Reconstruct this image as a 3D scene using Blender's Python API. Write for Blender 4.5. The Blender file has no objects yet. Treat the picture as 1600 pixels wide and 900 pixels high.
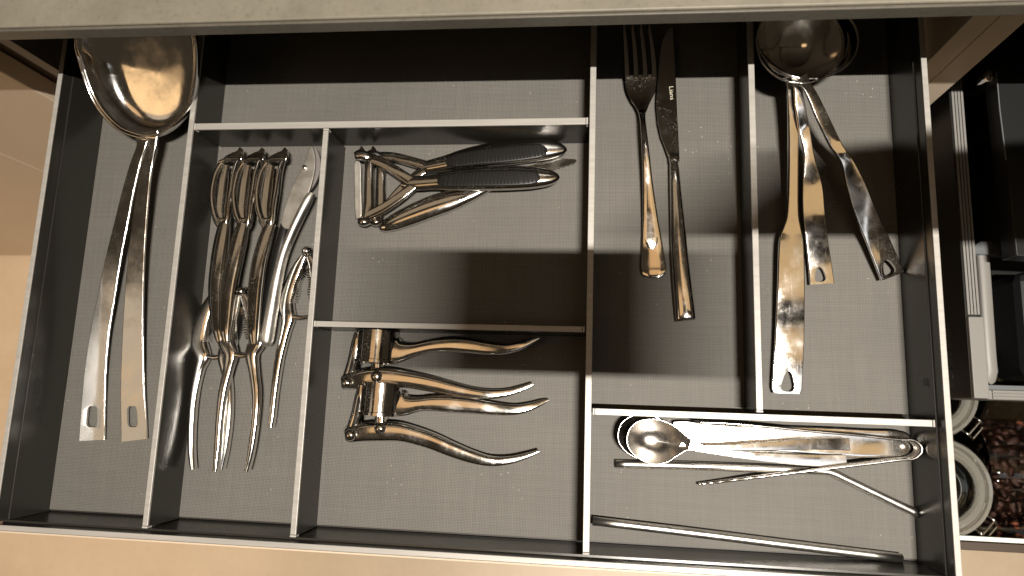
import bpy, bmesh, math, random
from mathutils import Vector, Matrix, noise
random.seed(7)
S = bpy.context.scene
col = S.collection
# ------------------------------------------------------------------ camera
CAM = Vector((0.46043, 0.10481, 0.55788)); FPX = 1067.73
ROT = Matrix(((0.99282435, -0.01422153, 0.11873316), (0.03340189, 0.98636349, -0.16115641), (-0.11482216, 0.16396592, 0.97976071)))
cd = bpy.data.cameras.new('camera'); cam = bpy.data.objects.new('camera', cd); col.objects.link(cam)
cam.matrix_world = Matrix.Translation(CAM) @ ROT.to_4x4()
cd.sensor_width = 36; cd.lens = FPX * 36 / 1600; cd.clip_start = .005; cd.clip_end = 50
cd.dof.use_dof = True; cd.dof.focus_distance = .535; cd.dof.aperture_fstop = 7.0
S.camera = cam
# ------------------------------------------------------------------ world, lamps, exposure
w = bpy.data.worlds.new('World'); S.world = w; w.use_nodes = True
w.node_tree.nodes['Background'].inputs[0].default_value = (1.0, .76, .50, 1)
w.node_tree.nodes['Background'].inputs[1].default_value = .036
S.view_settings.view_transform = 'Standard'; S.view_settings.look = 'None'
S.view_settings.exposure = .1; S.view_settings.gamma = 1
LP = Vector((.76, -.03, 1.66))
def area(name, loc, target, sx, sy, power, color, spin=0):
    d = bpy.data.lights.new(name, 'AREA'); d.shape = 'RECTANGLE'; d.size = sx; d.size_y = sy
    d.energy = power; d.color = color
    o = bpy.data.objects.new(name, d); col.objects.link(o); o.location = loc
    q = (Vector(target) - Vector(loc)).to_track_quat('-Z', 'Y'); o.rotation_euler = q.to_euler()
    return o
area('strip_lamp', LP, (LP.x, -.029, 0), .24, .012, 47, (1, .92, .81))
def panel(name, x, y, sx, sy, L, c, z=2.1): area(name, (x, y, z), (x, y + .001, 0), sx, sy, L * math.pi * sx * sy, c)  # unseen soft panels added overhead for the steel to reflect
panel('reflection_panel', -1.35, -.58, 1.0, .56, 1.2, (1, .64, .32))
panel('reflection_panel', -1.35, -.08, .75, .40, .5, (1, .80, .58))
panel('reflection_panel', 1.24, -.25, .9, .38, 1.25, (.95, .97, 1))
panel('reflection_panel', 1.30, .27, .9, .56, .62, (1, .66, .32))
panel('reflection_panel', .02, .14, .9, .44, .75, (1, .60, .28))
panel('reflection_panel', .74, .50, .3, .34, .7, (1, .58, .25))
panel('reflection_panel', -.05, 1.08, 2.0, .66, .30, (1, .74, .48))
sd = bpy.data.lights.new('downlight', 'SPOT'); sd.energy = 170; sd.color = (1, .88, .74); sd.spot_size = math.radians(40); sd.spot_blend = .9; sd.shadow_soft_size = .03
so = bpy.data.objects.new('downlight', sd); col.objects.link(so); so.location = (.70, -.62, 1.9)
sd = sd.copy(); sd.energy = 170; sd.color = (1, .78, .55); sd.spot_size = math.radians(40)
so = bpy.data.objects.new('downlight', sd); col.objects.link(so); so.location = (-.78, -.12, 1.9)
# ------------------------------------------------------------------ helpers
def at(px, py, z):
    d = ROT @ Vector(((px - 800) / FPX, (450 - py) / FPX, -1)); return CAM + d * ((z - CAM.z) / d.z)
def aty(px, py, Y):
    d = ROT @ Vector(((px - 800) / FPX, (450 - py) / FPX, -1)); return CAM + d * ((Y - CAM.y) / d.y)
def mpp(p): return (CAM - p).dot(ROT.col[2]) / FPX
def tag(o, label, cat=None, group=None, kind=None):
    if label: o['label'] = label
    if cat: o['category'] = cat
    if group: o['group'] = group
    if kind: o['kind'] = kind
    return o
def thing(name, label, cat, loc, group=None):
    o = bpy.data.objects.new(name, None); col.objects.link(o); o.location = loc; o.empty_display_size = .02
    return tag(o, label, cat, group)
def root_of(p):
    v = Vector()
    while p: v = v + p.location; p = p.parent
    return v
def obj(name, data, m, parent=None, sharp=40, smooth=True):
    if isinstance(data, bmesh.types.BMesh):
        me = bpy.data.meshes.new(name); bmesh.ops.recalc_face_normals(data, faces=data.faces); data.to_mesh(me); data.free()
    else:
        me = bpy.data.meshes.new(name); me.from_pydata([tuple(v) for v in data[0]], [], data[1])
        b = bmesh.new(); b.from_mesh(me); bmesh.ops.recalc_face_normals(b, faces=b.faces); b.to_mesh(me); b.free()
    if smooth:
        me.polygons.foreach_set('use_smooth', [True] * len(me.polygons)); me.set_sharp_from_angle(angle=math.radians(sharp))
    if parent:
        off = root_of(parent); me.transform(Matrix.Translation(-off))
    o = bpy.data.objects.new(name, me); col.objects.link(o); o.data.materials.append(m)
    if parent: o.parent = parent
    return o
def bev(o, wd, seg=2, ang=35):
    md = o.modifiers.new('bevel', 'BEVEL'); md.width = wd; md.segments = seg; md.limit_method = 'ANGLE'; md.angle_limit = math.radians(ang); return o
def solid(o, th, off=-1):
    md = o.modifiers.new('solid', 'SOLIDIFY'); md.thickness = th; md.offset = off; md.use_even_offset = True; return o
def box(x0, x1, y0, y1, z0, z1, bm=None):
    bm = bm or bmesh.new()
    v = [bm.verts.new((x, y, z)) for x in (x0, x1) for y in (y0, y1) for z in (z0, z1)]
    for f in ((0, 1, 3, 2), (4, 6, 7, 5), (0, 4, 5, 1), (2, 3, 7, 6), (0, 2, 6, 4), (1, 5, 7, 3)): bm.faces.new([v[i] for i in f])
    return bm
def cr(P, n):
    """Catmull-Rom resample of tuples, n steps per span"""
    out = []; k = len(P)
    for i in range(k - 1):
        p0, p1, p2, p3 = P[max(i - 1, 0)], P[i], P[i + 1], P[min(i + 2, k - 1)]
        for s in range(n):
            t = s / n; t2 = t * t; t3 = t2 * t
            out.append(tuple(.5 * (2 * b + (c - a) * t + (2 * a - 5 * b + 4 * c - d) * t2 + (3 * b - a - 3 * c + d) * t3) for a, b, c, d in zip(p0, p1, p2, p3)))
    out.append(tuple(P[-1])); return out
SEC = [(1, -.45), (1, -.38), (1, .38), (1, .45), (.93, .8), (.78, .97), (.66, 1), (0, 1.0)]
SEC = SEC + [(-u, v) for u, v in SEC[6::-1]] + [(-.93, -.8), (-.78, -.97), (-.66, -1), (0, -1), (.66, -1), (.78, -.97), (.93, -.8)]
def loft(rows, n=16, power=2.6, dish=0.0, endround=True):
    """rows: (centre, half width, half thick, tilt). Closed superellipse section swept along; returns (verts, faces)"""
    V = []; F = []; R = len(rows); rr = power >= 9
    if rr: n = len(SEC)
    for i, r in enumerate(rows):
        c, hw, ht, tilt = r
        a = rows[max(i - 1, 0)][0]; b = rows[min(i + 1, R - 1)][0]
        t = (b - a); t = t.normalized() if t.length > 1e-9 else Vector((0, 1, 0))
        lat = t.cross(Vector((0, 0, 1)));
        lat = lat.normalized() if lat.length > 1e-6 else Vector((1, 0, 0))
        if tilt: lat = Matrix.Rotation(tilt, 3, t) @ lat
        up = lat.cross(t).normalized()
        for k in range(n):
            if rr: u, v = SEC[k]; v = v if abs(v) < 1 else v; u = math.copysign(1 - (1 - abs(u)) * min(1, ht / max(hw, 1e-6)) * 1.6, u) if abs(u) > .5 else u
            else:
                th = 2 * math.pi * k / n; cx, sx = math.cos(th), math.sin(th)
                u = math.copysign(abs(cx) ** (2 / power), cx); v = math.copysign(abs(sx) ** (2 / power), sx)
            d = dish * hw * (u * u - .5)
            V.append(c + lat * (hw * u) + up * (ht * v + d))
        if i:
            for k in range(n):
                p = (i - 1) * n; q = i * n; k2 = (k + 1) % n
                F.append((p + k, p + k2, q + k2, q + k))
    F.append(tuple(range(n - 1, -1, -1))); F.append(tuple(range((R - 1) * n, R * n)))
    return V, F
def prow(P, sub=5):
    """pixel rows (px, py, z mm, width px, thickness mm [, tilt deg]) to loft rows"""
    P = [tuple(p) + ((0,) if len(p) == 5 else ()) for p in P]
    out = []
    for px, py, z, wd, th, ti in cr(P, sub):
        c = at(px, py, z / 1000); out.append((c, max(wd, .3) * mpp(c) / 2, max(th, .15) / 2000, math.radians(ti)))
    return out
def strip(name, P, m, parent=None, power=3.2, n=16, sub=5, dish=0., sharp=50):
    return obj(name, loft(prow(P, sub), n, power, dish), m, parent, sharp)
def tube(name, pts, r, m, parent=None, n=14, sub=1, closed=False):
    P = [Vector(p) for p in (cr([tuple(q) for q in pts], sub) if sub > 1 else pts)]
    V = []; F = []; R = len(P); nrm = None
    for i, c in enumerate(P):
        a = P[(i - 1) % R] if closed else P[max(i - 1, 0)]; b = P[(i + 1) % R] if closed else P[min(i + 1, R - 1)]
        t = (b - a).normalized()
        if nrm is None: nrm = t.orthogonal().normalized()
        nrm = (nrm - t * nrm.dot(t)).normalized(); bn = t.cross(nrm)
        for k in range(n):
            th = 2 * math.pi * k / n; V.append(c + (nrm * math.cos(th) + bn * math.sin(th)) * r)
    for i in range(R if closed else R - 1):
        p = i * n; q = ((i + 1) % R) * n
        for k in range(n): k2 = (k + 1) % n; F.append((p + k, p + k2, q + k2, q + k))
    if not closed: F.append(tuple(range(n - 1, -1, -1))); F.append(tuple(range((R - 1) * n, R * n)))
    return obj(name, (V, F), m, parent, 50)
def hollow_tube(name, pts, r, m, parent=None, n=18, sub=1, wall=.0005):
    P = [Vector(p) for p in (cr([tuple(q) for q in pts], sub) if sub > 1 else pts)]
    o = None; V = []; F = []; R = len(P); nrm = None
    for i, c in enumerate(P):
        t = (P[min(i + 1, R - 1)] - P[max(i - 1, 0)]).normalized()
        if nrm is None: nrm = t.orthogonal().normalized()
        nrm = (nrm - t * nrm.dot(t)).normalized(); bn = t.cross(nrm)
        for k in range(n):
            th = 2 * math.pi * k / n; V.append(c + (nrm * math.cos(th) + bn * math.sin(th)) * r)
        if i:
            for k in range(n): k2 = (k + 1) % n; F.append(((i - 1) * n + k, (i - 1) * n + k2, i * n + k2, i * n + k))
    return solid(obj(name, (V, F), m, parent, 60), wall, -1)
def plate(name, pts, th, m, parent=None, bevel=.0004):
    """world outline extruded downwards by th"""
    bm = bmesh.new(); top = [bm.verts.new(p) for p in pts]; bot = [bm.verts.new(Vector(p) - Vector((0, 0, th))) for p in pts]
    bm.faces.new(top); bm.faces.new(bot[::-1]); k = len(pts)
    for i in range(k): bm.faces.new((top[i], bot[i], bot[(i + 1) % k], top[(i + 1) % k]))
    o = obj(name, bm, m, parent, 30)
    if bevel: bev(o, bevel, 2)
    return o
def lathe(name, prof, c, axis, m, parent=None, n=40, sharp=40):
    """prof: (radius, height) pairs about axis through c"""
    ax = Vector(axis).normalized(); u = ax.orthogonal().normalized(); v = ax.cross(u); V = []; F = []
    for r, h in prof:
        for k in range(n):
            th = 2 * math.pi * k / n; V.append(Vector(c) + ax * h + (u * math.cos(th) + v * math.sin(th)) * r)
    for i in range(len(prof) - 1):
        for k in range(n): k2 = (k + 1) % n; F.append((i * n + k, i * n + k2, (i + 1) * n + k2, (i + 1) * n + k))
    if prof[0][0] > 1e-6: F.append(tuple(range(n - 1, -1, -1)))
    if prof[-1][0] > 1e-6: F.append(tuple(range((len(prof) - 1) * n, len(prof) * n)))
    bm = bmesh.new(); vs = [bm.verts.new(p) for p in V]
    for f in F:
        try: bm.faces.new([vs[i] for i in f])
        except ValueError: pass
    bmesh.ops.remove_doubles(bm, verts=bm.verts, dist=1e-6)
    return obj(name, bm, m, parent, sharp)
def cut(o, outline, z0, z1):
    """drill a prism through an unparented-space mesh (outline in world xy)"""
    off = root_of(o.parent) if o.parent else Vector()
    bm = bmesh.new(); a = [bm.verts.new((p[0] - off.x, p[1] - off.y, z0 - off.z)) for p in outline]; b = [bm.verts.new((p[0] - off.x, p[1] - off.y, z1 - off.z)) for p in outline]
    bm.faces.new(a); bm.faces.new(b[::-1]); k = len(a)
    for i in range(k): bm.faces.new((a[i], b[i], b[(i + 1) % k], a[(i + 1) % k]))
    bmesh.ops.recalc_face_normals(bm, faces=bm.faces)
    me = bpy.data.meshes.new('cutter'); bm.to_mesh(me); bm.free(); c = bpy.data.objects.new('cutter', me); col.objects.link(c)
    c.parent = o.parent
    md = o.modifiers.new('hole', 'BOOLEAN'); md.operation = 'DIFFERENCE'; md.object = c; md.solver = 'EXACT'
    dg = bpy.context.evaluated_depsgraph_get(); dg.update()
    new = bpy.data.meshes.new_from_object(o.evaluated_get(dg)); o.modifiers.clear(); old = o.data; o.data = new
    new.polygons.foreach_set('use_smooth', [True] * len(new.polygons)); new.set_sharp_from_angle(angle=math.radians(40))
    bpy.data.objects.remove(c); bpy.data.meshes.remove(me)
    return o
def rpoly(c, d, w1, w2, L, z, n=5, rad=.3):
    """rounded trapezoid hole: c centre px, d unit dir px along length, w1 width at start, w2 at end, px"""
    lx = (-d[1], d[0]); pts = [(-L / 2, -w1 / 2), (L / 2, -w2 / 2), (L / 2, w2 / 2), (-L / 2, w1 / 2)]
    out = []
    for i in range(4):
        p, a, b = pts[i], pts[i - 1], pts[(i + 1) % 4]
        ra = [p[j] + (a[j] - p[j]) * rad for j in (0, 1)]; rb = [p[j] + (b[j] - p[j]) * rad for j in (0, 1)]
        for s in range(n + 1):
            t = s / n; out.append(tuple((1 - t) ** 2 * ra[j] + 2 * t * (1 - t) * p[j] + t * t * rb[j] for j in (0, 1)))
    return [at(c[0] + d[0] * s + lx[0] * q, c[1] + d[1] * s + lx[1] * q, z) for s, q in out]
def bowl(name, rim, c, depth, pw, m, parent, th=.0012, rings=14, lip=0.0, mix=0.):
    """rim: closed world outline at rim height; concave side up; sinks by depth*(1-r^pw)"""
    V = []; F = []; n = len(rim); c = Vector(c)
    for k in range(rings):
        r = 1 - (k / rings) ** 1.25
        for p in rim:
            q = c + (p - c) * r; V.append(Vector((q.x, q.y, q.z - depth * ((1 - mix) * (1 - r ** pw) + mix * (1 - r * r)) + (lip * max(0, (r - .93) / .07)))))
    V.append(Vector((c.x, c.y, c.z - depth)))
    for k in range(rings - 1):
        for i in range(n): F.append((k * n + i, k * n + (i + 1) % n, (k + 1) * n + (i + 1) % n, (k + 1) * n + i))
    for i in range(n): F.append(((rings - 1) * n + i, (rings - 1) * n + (i + 1) % n, len(V) - 1))
    o = obj(name, (V, F), m, parent, 80)
    # normals upward
    if o.data.polygons[-1].normal.z < 0: o.data.flip_normals()
    solid(o, th, -1); o.modifiers['solid'].use_even_offset = False
    return o
def smooth_outline(pts, n=6):
    P = [tuple(p) for p in pts]; out = []; k = len(P)
    for i in range(k):
        p0, p1, p2, p3 = P[i - 1], P[i], P[(i + 1) % k], P[(i + 2) % k]
        for s in range(n):
            t = s / n; out.append(tuple(.5 * (2 * b + (c - a) * t + (2 * a - 5 * b + 4 * c - d) * t * t + (3 * b - a - 3 * c + d) * t ** 3) for a, b, c, d in zip(p0, p1, p2, p3)))
    return out
# ------------------------------------------------------------------ materials
def mat(name, base=(.5, .5, .5), rough=.5, metal=0., spec=.5, f=None):
    m = bpy.data.materials.new(name); m.use_nodes = True; nt = m.node_tree; b = nt.nodes['Principled BSDF']
    b.inputs['Base Color'].default_value = (*base, 1); b.inputs['Roughness'].default_value = rough; b.inputs['Metallic'].default_value = metal
    b.inputs['Specular IOR Level'].default_value = spec
    if f: f(nt, b, lambda t, **k: mk(nt, t, **k))
    return m
def mk(nt, t, **k):
    n = nt.nodes.new(t)
    for a, v in k.items():
        if a.startswith('i_'): n.inputs[a[2:].replace('_', ' ')].default_value = v
        else: setattr(n, a, v)
    return n
def ramp(nt, src, stops):
    r = nt.nodes.new('ShaderNodeValToRGB'); e = r.color_ramp.elements
    while len(e) > 1: e.remove(e[-1])
    e[0].position = stops[0][0]; e[0].color = (*stops[0][1], 1)
    for p, c in stops[1:]: q = e.new(p); q.color = (*c, 1)
    nt.links.new(src, r.inputs[0]); return r.outputs[0]
def coords(nt, scale=(1, 1, 1), rot=(0, 0, 0)):
    tc = nt.nodes.new('ShaderNodeTexCoord'); mp = nt.nodes.new('ShaderNodeMapping'); mp.inputs['Scale'].default_value = scale; mp.inputs['Rotation'].default_value = rot
    g = nt.nodes.new('ShaderNodeNewGeometry'); nt.links.new(g.outputs['Position'], mp.inputs[0]); return mp.outputs[0]
def noise_n(nt, scale, sc=(1, 1, 1), detail=4, rough=.55):
    n = mk(nt, 'ShaderNodeTexNoise'); n.inputs['Scale'].default_value = scale; n.inputs['Detail'].default_value = detail; n.inputs['Roughness'].default_value = rough
    nt.links.new(coords(nt, sc), n.inputs['Vector']); return n.outputs['Fac']
def bump(nt, b, h, strength, dist=.0005):
    n = mk(nt, 'ShaderNodeBump'); n.inputs['Strength'].default_value = strength; n.inputs['Distance'].default_value = dist
    nt.links.new(h, n.inputs['Height']); nt.links.new(n.outputs[0], b.inputs['Normal'])
def mathn(nt, op, a, c=None, v=0.):
    n = mk(nt, 'ShaderNodeMath', operation=op); nt.links.new(a, n.inputs[0])
    if c is not None: nt.links.new(c, n.inputs[1])
    else: n.inputs[1].default_value = v
    return n.outputs[0]
def steel_nodes(base, r0, r1, dust=.5):
    def f(nt, b, q):
        sm = noise_n(nt, 60, detail=5)
        sc = mathn(nt, 'MULTIPLY', ramp(nt, noise_n(nt, 700, (1, .06, 1), 2), [(.6, (0,) * 3), (.75, (1,) * 3)]), None, .04)
        dull = mathn(nt, 'MULTIPLY', ramp(nt, noise_n(nt, 48, detail=7, rough=.75), [(.5, (0,) * 3), (.7, (1,) * 3)]), None, .07)
        nt.links.new(mathn(nt, 'ADD', mathn(nt, 'ADD', ramp(nt, sm, [(.35, (r0,) * 3), (.7, (r1,) * 3)]), sc), dull), b.inputs['Roughness'])
        vo = mk(nt, 'ShaderNodeTexVoronoi'); vo.inputs['Scale'].default_value = 900; nt.links.new(coords(nt), vo.inputs['Vector'])
        big = noise_n(nt, 45, detail=2)
        spot = ramp(nt, vo.outputs['Distance'], [(.10, (1,) * 3), (.2, (0,) * 3)])
        msk = ramp(nt, big, [(.48, (0,) * 3), (.62, (dust,) * 3)])
        mul = mathn(nt, 'MULTIPLY', spot, msk)
        mx = mk(nt, 'ShaderNodeMix', data_type='RGBA'); nt.links.new(mul, mx.inputs[0]); mx.inputs[6].default_value = (*base, 1); mx.inputs[7].default_value = (.62, .58, .5, 1)
        nt.links.new(mx.outputs[2], b.inputs['Base Color'])
        inv = mathn(nt, 'MULTIPLY', mul, None, -.85); ad = mathn(nt, 'ADD', inv, None, 1.0); nt.links.new(ad, b.inputs['Metallic'])
        fine = noise_n(nt, 25, (1, 1, 1), 3); bump(nt, b, fine, .045, .002)
    return f
STEEL = mat('polished_steel', f=steel_nodes((.76, .735, .70), .05, .14, 1), metal=1)
SATIN = mat('satin_steel', f=steel_nodes((.70, .67, .63), .2, .32, .5), metal=1)
CLEAN = mat('bright_steel', f=steel_nodes((.84, .82, .79), .07, .17, .5), metal=1)
DCHR = mat('dark_chrome', f=steel_nodes((.62, .60, .57), .06, .14, 1), metal=1)
def wall_f(nt, b, q):
    n = noise_n(nt, 14, (1, 1, 1), 4); nt.links.new(ramp(nt, n, [(.3, (.2,) * 3), (.75, (.32,) * 3)]), b.inputs['Roughness'])
    vo = mk(nt, 'ShaderNodeTexVoronoi'); vo.inputs['Scale'].default_value = 420; nt.links.new(coords(nt), vo.inputs['Vector'])
    sp = ramp(nt, vo.outputs['Distance'], [(.06, (1,) * 3), (.13, (0,) * 3)]); ms = ramp(nt, noise_n(nt, 9), [(.58, (0,) * 3), (.72, (.5,) * 3)])
    mx = mk(nt, 'ShaderNodeMix', data_type='RGBA'); nt.links.new(mathn(nt, 'MULTIPLY', sp, ms), mx.inputs[0]); mx.inputs[6].default_value = (.024, .0225, .019, 1); mx.inputs[7].default_value = (.3, .28, .25, 1)
    nt.links.new(mx.outputs[2], b.inputs['Base Color'])
WALL = mat('anthracite_lacquer', (.020, .0185, .015), .26, spec=.55, f=wall_f)
def cap_f(nt, b, q):
    n = noise_n(nt, 300, (.05, 1, 1), 3); nt.links.new(ramp(nt, n, [(.3, (.40, .385, .36)), (.7, (.48, .46, .43))]), b.inputs['Base Color'])
    bump(nt, b, noise_n(nt, 900, (1, 1, 1), 2), .12, .0003)
CAP = mat('aluminium_edge', (.52, .5, .46), .42, .25, f=cap_f)
def mat_f(nt, b, q):
    def weave(sc, s):
        wv = mk(nt, 'ShaderNodeTexWave', wave_type='BANDS', bands_direction=s); wv.inputs['Scale'].default_value = sc; wv.inputs['Distortion'].default_value = .6; wv.inputs['Detail'].default_value = 1.0; wv.inputs['Detail Scale'].default_value = 40
        nt.links.new(coords(nt), wv.inputs['Vector']); return wv.outputs['Fac']
    wx, wy = weave(260, 'X'), weave(260, 'Y')
    cross = mathn(nt, 'MULTIPLY', wx, wy)
    lx = noise_n(nt, 240, (.05, 1.6, 1), 4, .7); ly = noise_n(nt, 240, (1.6, .05, 1), 4, .7)
    lin = mathn(nt, 'ADD', lx, ly); lin = mathn(nt, 'MULTIPLY', lin, None, .5)
    c1 = ramp(nt, lin, [(.30, (.136, .129, .117)), (.70, (.180, .171, .156))])
    c2 = ramp(nt, cross, [(0, (.62, .62, .62)), (.6, (1.28, 1.28, 1.26))])
    mx = mk(nt, 'ShaderNodeMix', data_type='RGBA', blend_type='MULTIPLY'); mx.inputs[0].default_value = .75
    nt.links.new(c1, mx.inputs[6]); nt.links.new(c2, mx.inputs[7])
    cl = noise_n(nt, 10, (1, 1, 1), 3); c3 = ramp(nt, cl, [(.3, (.92,) * 3), (.7, (1.06,) * 3)])
    m2 = mk(nt, 'ShaderNodeMix', data_type='RGBA', blend_type='MULTIPLY'); m2.inputs[0].default_value = 1; nt.links.new(mx.outputs[2], m2.inputs[6]); nt.links.new(c3, m2.inputs[7])
    vo = mk(nt, 'ShaderNodeTexVoronoi'); vo.inputs['Scale'].default_value = 170; nt.links.new(coords(nt), vo.inputs['Vector'])
    sp = ramp(nt, vo.outputs['Distance'], [(.06, (1,) * 3), (.11, (0,) * 3)]); ms = ramp(nt, noise_n(nt, 17, detail=2), [(.54, (0,) * 3), (.62, (.7,) * 3)])
    m3 = mk(nt, 'ShaderNodeMix', data_type='RGBA'); nt.links.new(mathn(nt, 'MULTIPLY', sp, ms), m3.inputs[0]); nt.links.new(m2.outputs[2], m3.inputs[6]); m3.inputs[7].default_value = (.5, .48, .42, 1)
    nt.links.new(m3.outputs[2], b.inputs['Base Color'])
    hh = mathn(nt, 'ADD', mathn(nt, 'MULTIPLY', cross, None, .6), lin); bump(nt, b, hh, .5, .0006)
MATM = mat('woven_mat', rough=.55, spec=.45, f=mat_f)
def stone_f(c0, c1, sc, spk):
    def f(nt, b, q):
        a = noise_n(nt, sc, (1, 1, 1), 8, .65); c = ramp(nt, a, [(.3, c0), (.7, c1)])
        s = noise_n(nt, sc * 14, (1, 1, 1), 3); k = ramp(nt, s, [(.28, (1 - spk,) * 3), (.4, (1,) * 3), (.7, (1 + spk * .4,) * 3)])
        mx = mk(nt, 'ShaderNodeMix', data_type='RGBA', blend_type='MULTIPLY'); mx.inputs[0].default_value = 1; nt.links.new(c, mx.inputs[6]); nt.links.new(k, mx.inputs[7])
        nt.links.new(mx.outputs[2], b.inputs['Base Color']); bump(nt, b, s, .15, .001)
    return f
STONE = mat('worktop_stone', rough=.5, f=stone_f((.160, .146, .115), (.225, .206, .165), 20, .16))
STONE_SHADED = mat('worktop_stone_shaded', rough=.45, f=stone_f((.085, .076, .06), (.12, .108, .088), 28, .3))  # darker copy of the worktop stone, painting in the shade on its front face
FLOORM = mat('floor_tile', rough=.4, f=stone_f((.48, .38, .27), (.56, .45, .33), 6, .05))
FRONT = mat('beige_front', rough=.35, f=stone_f((.58, .47, .36), (.63, .52, .40), 6, .02))
CARC = mat('cream_board', (.70, .60, .48), .45)
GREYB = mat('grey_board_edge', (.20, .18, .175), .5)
BROWN = mat('brown_board', (.05, .032, .02), .5)
PLINTH = mat('dark_plinth', (.03, .026, .022), .5)
RUBBER = mat('black_rubber', (.009, .0085, .008), .38, 0, .35, f=lambda nt, b, q: bump(nt, b, noise_n(nt, 1500), .1, .0003))
DGREY = mat('dark_plastic', (.014, .0145, .015), .4, 0, .3)
MGREY = mat('grey_plastic', (.14, .15, .16), .4)
LGREY = mat('light_plastic', (.24, .232, .22), .4)
CLIP = mat('clear_clip', (.45, .43, .4), .25)
INK = mat('pale_print', (.62, .57, .46), .5)
FAINT = mat('faint_print', (.055, .055, .052), .5)
OATS = mat('oat_flakes', rough=.8, f=stone_f((.22, .13, .06), (.52, .36, .19), 90, .3))
BEAN = mat('brown_bean', rough=.4, f=stone_f((.10, .026, .012), (.24, .075, .034), 60, .2))
PHONE = mat('phone_glass', (.01, .01, .011), .15)
def glass():
    m = mat('jar_glass', (.93, .97, .95), .02); b = m.node_tree.nodes['Principled BSDF']; b.inputs['Transmission Weight'].default_value = 1; b.inputs['IOR'].default_value = 1.45; return m
GLASS = glass()
EDGE_GLINT = mat('painted_edge_glint', (.80, .86, .80), .15)  # pale colour standing in for light caught by the glass
SOFT = mat('brushed_satin', f=steel_nodes((.72, .70, .66), .36, .46, .6), metal=1)
GREYBL = mat('dull_blade_steel', f=steel_nodes((.50, .48, .44), .42, .55, 1), metal=1)
STRAWM = mat('brushed_straw', f=steel_nodes((.80, .78, .74), .27, .36, .2), metal=1)
LIDG = mat('lid_glass', (.90, .87, .76), .05); LIDG.node_tree.nodes['Principled BSDF'].inputs['Transmission Weight'].default_value = .80
# ------------------------------------------------------------------ setting: kitchen floor
W = .70; HD = .04258; HR = .05204; YB = .47; FZ = -.81
bm = bmesh.new(); bm.faces.new([bm.verts.new(p) for p in ((-3, -3, FZ), (4, -3, FZ), (4, 1.2, FZ), (-3, 1.2, FZ))])
tag(obj('floor', bm, FLOORM, smooth=False), 'warm beige kitchen floor beyond the drawer front', kind='structure')
# worktop (turned a touch against the drawer)
ct = thing('countertop', 'grey beige stone countertop overhanging the back of the drawer', 'countertop', (.4, .345, .149))
def ctx(bm):
    bmesh.ops.rotate(bm, cent=(.4, .345, .149), matrix=Matrix.Rotation(-.0069, 3, 'Z'), verts=bm.verts); return bm
o = obj('slab', ctx(box(-1.6, 2.4, .3463, 1.0, .149, .1622)), STONE, ct, 30); bev(o, .0012, 2)
obj('underside', ctx(box(-.02, .72, .353, .59, .1455, .1487)), CARC, ct, smooth=False)
o = obj('front_edge', ctx(box(-1.6, 2.4, .3440, .3462, .1492, .1606)), STONE_SHADED, ct, 30); bev(o, .0006, 2)
# ------------------------------------------------------------------ base cabinet around the drawer
YF = .387
bc = thing('base_cabinet', 'cream sided base cabinet that the cutlery drawer slides out of', 'cabinet', (.35, .6, FZ))
obj('side_panel', box(.7275, .7455, YF, .98, FZ + .1, .148), CARC, bc, smooth=False)
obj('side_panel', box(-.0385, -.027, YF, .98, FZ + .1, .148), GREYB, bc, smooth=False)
obj('back_panel', box(-.026, .727, .965, .98, FZ + .1, .148), BROWN, bc, smooth=False)
obj('top_rail', box(-.026, .727, .60, .96, .1325, .148), PLINTH, bc, smooth=False)
obj('bottom_shelf', box(-.026, .727, YF + .01, .96, -.10, -.085), PLINTH, bc, smooth=False)
rc = thing('pull_out_cabinet', 'cream sided open cabinet right of the cutlery drawer', 'cabinet', (.95, .6, FZ))
obj('side_panel', box(.7465, .7675, YF, .98, FZ + .1, .148), CARC, rc, smooth=False)
obj('back_panel', box(.769, 1.35, .965, .98, FZ + .1, .148), PLINTH, rc, smooth=False)
obj('side_panel', box(1.35, 1.37, YF, .98, FZ + .1, .148), CARC, rc, smooth=False)
lc = thing('closed_cabinet', 'closed beige cabinet fronts and dark plinth left of the drawer', 'cabinet', (-.6, .6, FZ))
obj('side_panel', box(-.0535, -.0425, YF + .012, .98, FZ + .1, .148), BROWN, lc, smooth=False)
xr = -.083
for x0, x1 in ((-.2745, xr), (-.85, -.2775), (-1.6, -.853)):
    bev(obj('front_panel', box(x0, x1, YF - .001, YF + .0185, FZ + .012, .135), FRONT, lc, smooth=False), .001, 2)
obj('carcass', box(-1.6, -.0545, YF + .02, .98, FZ + .1, .147), BROWN, lc, smooth=False)
obj('plinth', box(-1.6, -.03, YF + .045, YF + .06, FZ + .001, FZ + .099), PLINTH, lc, smooth=False)
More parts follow.
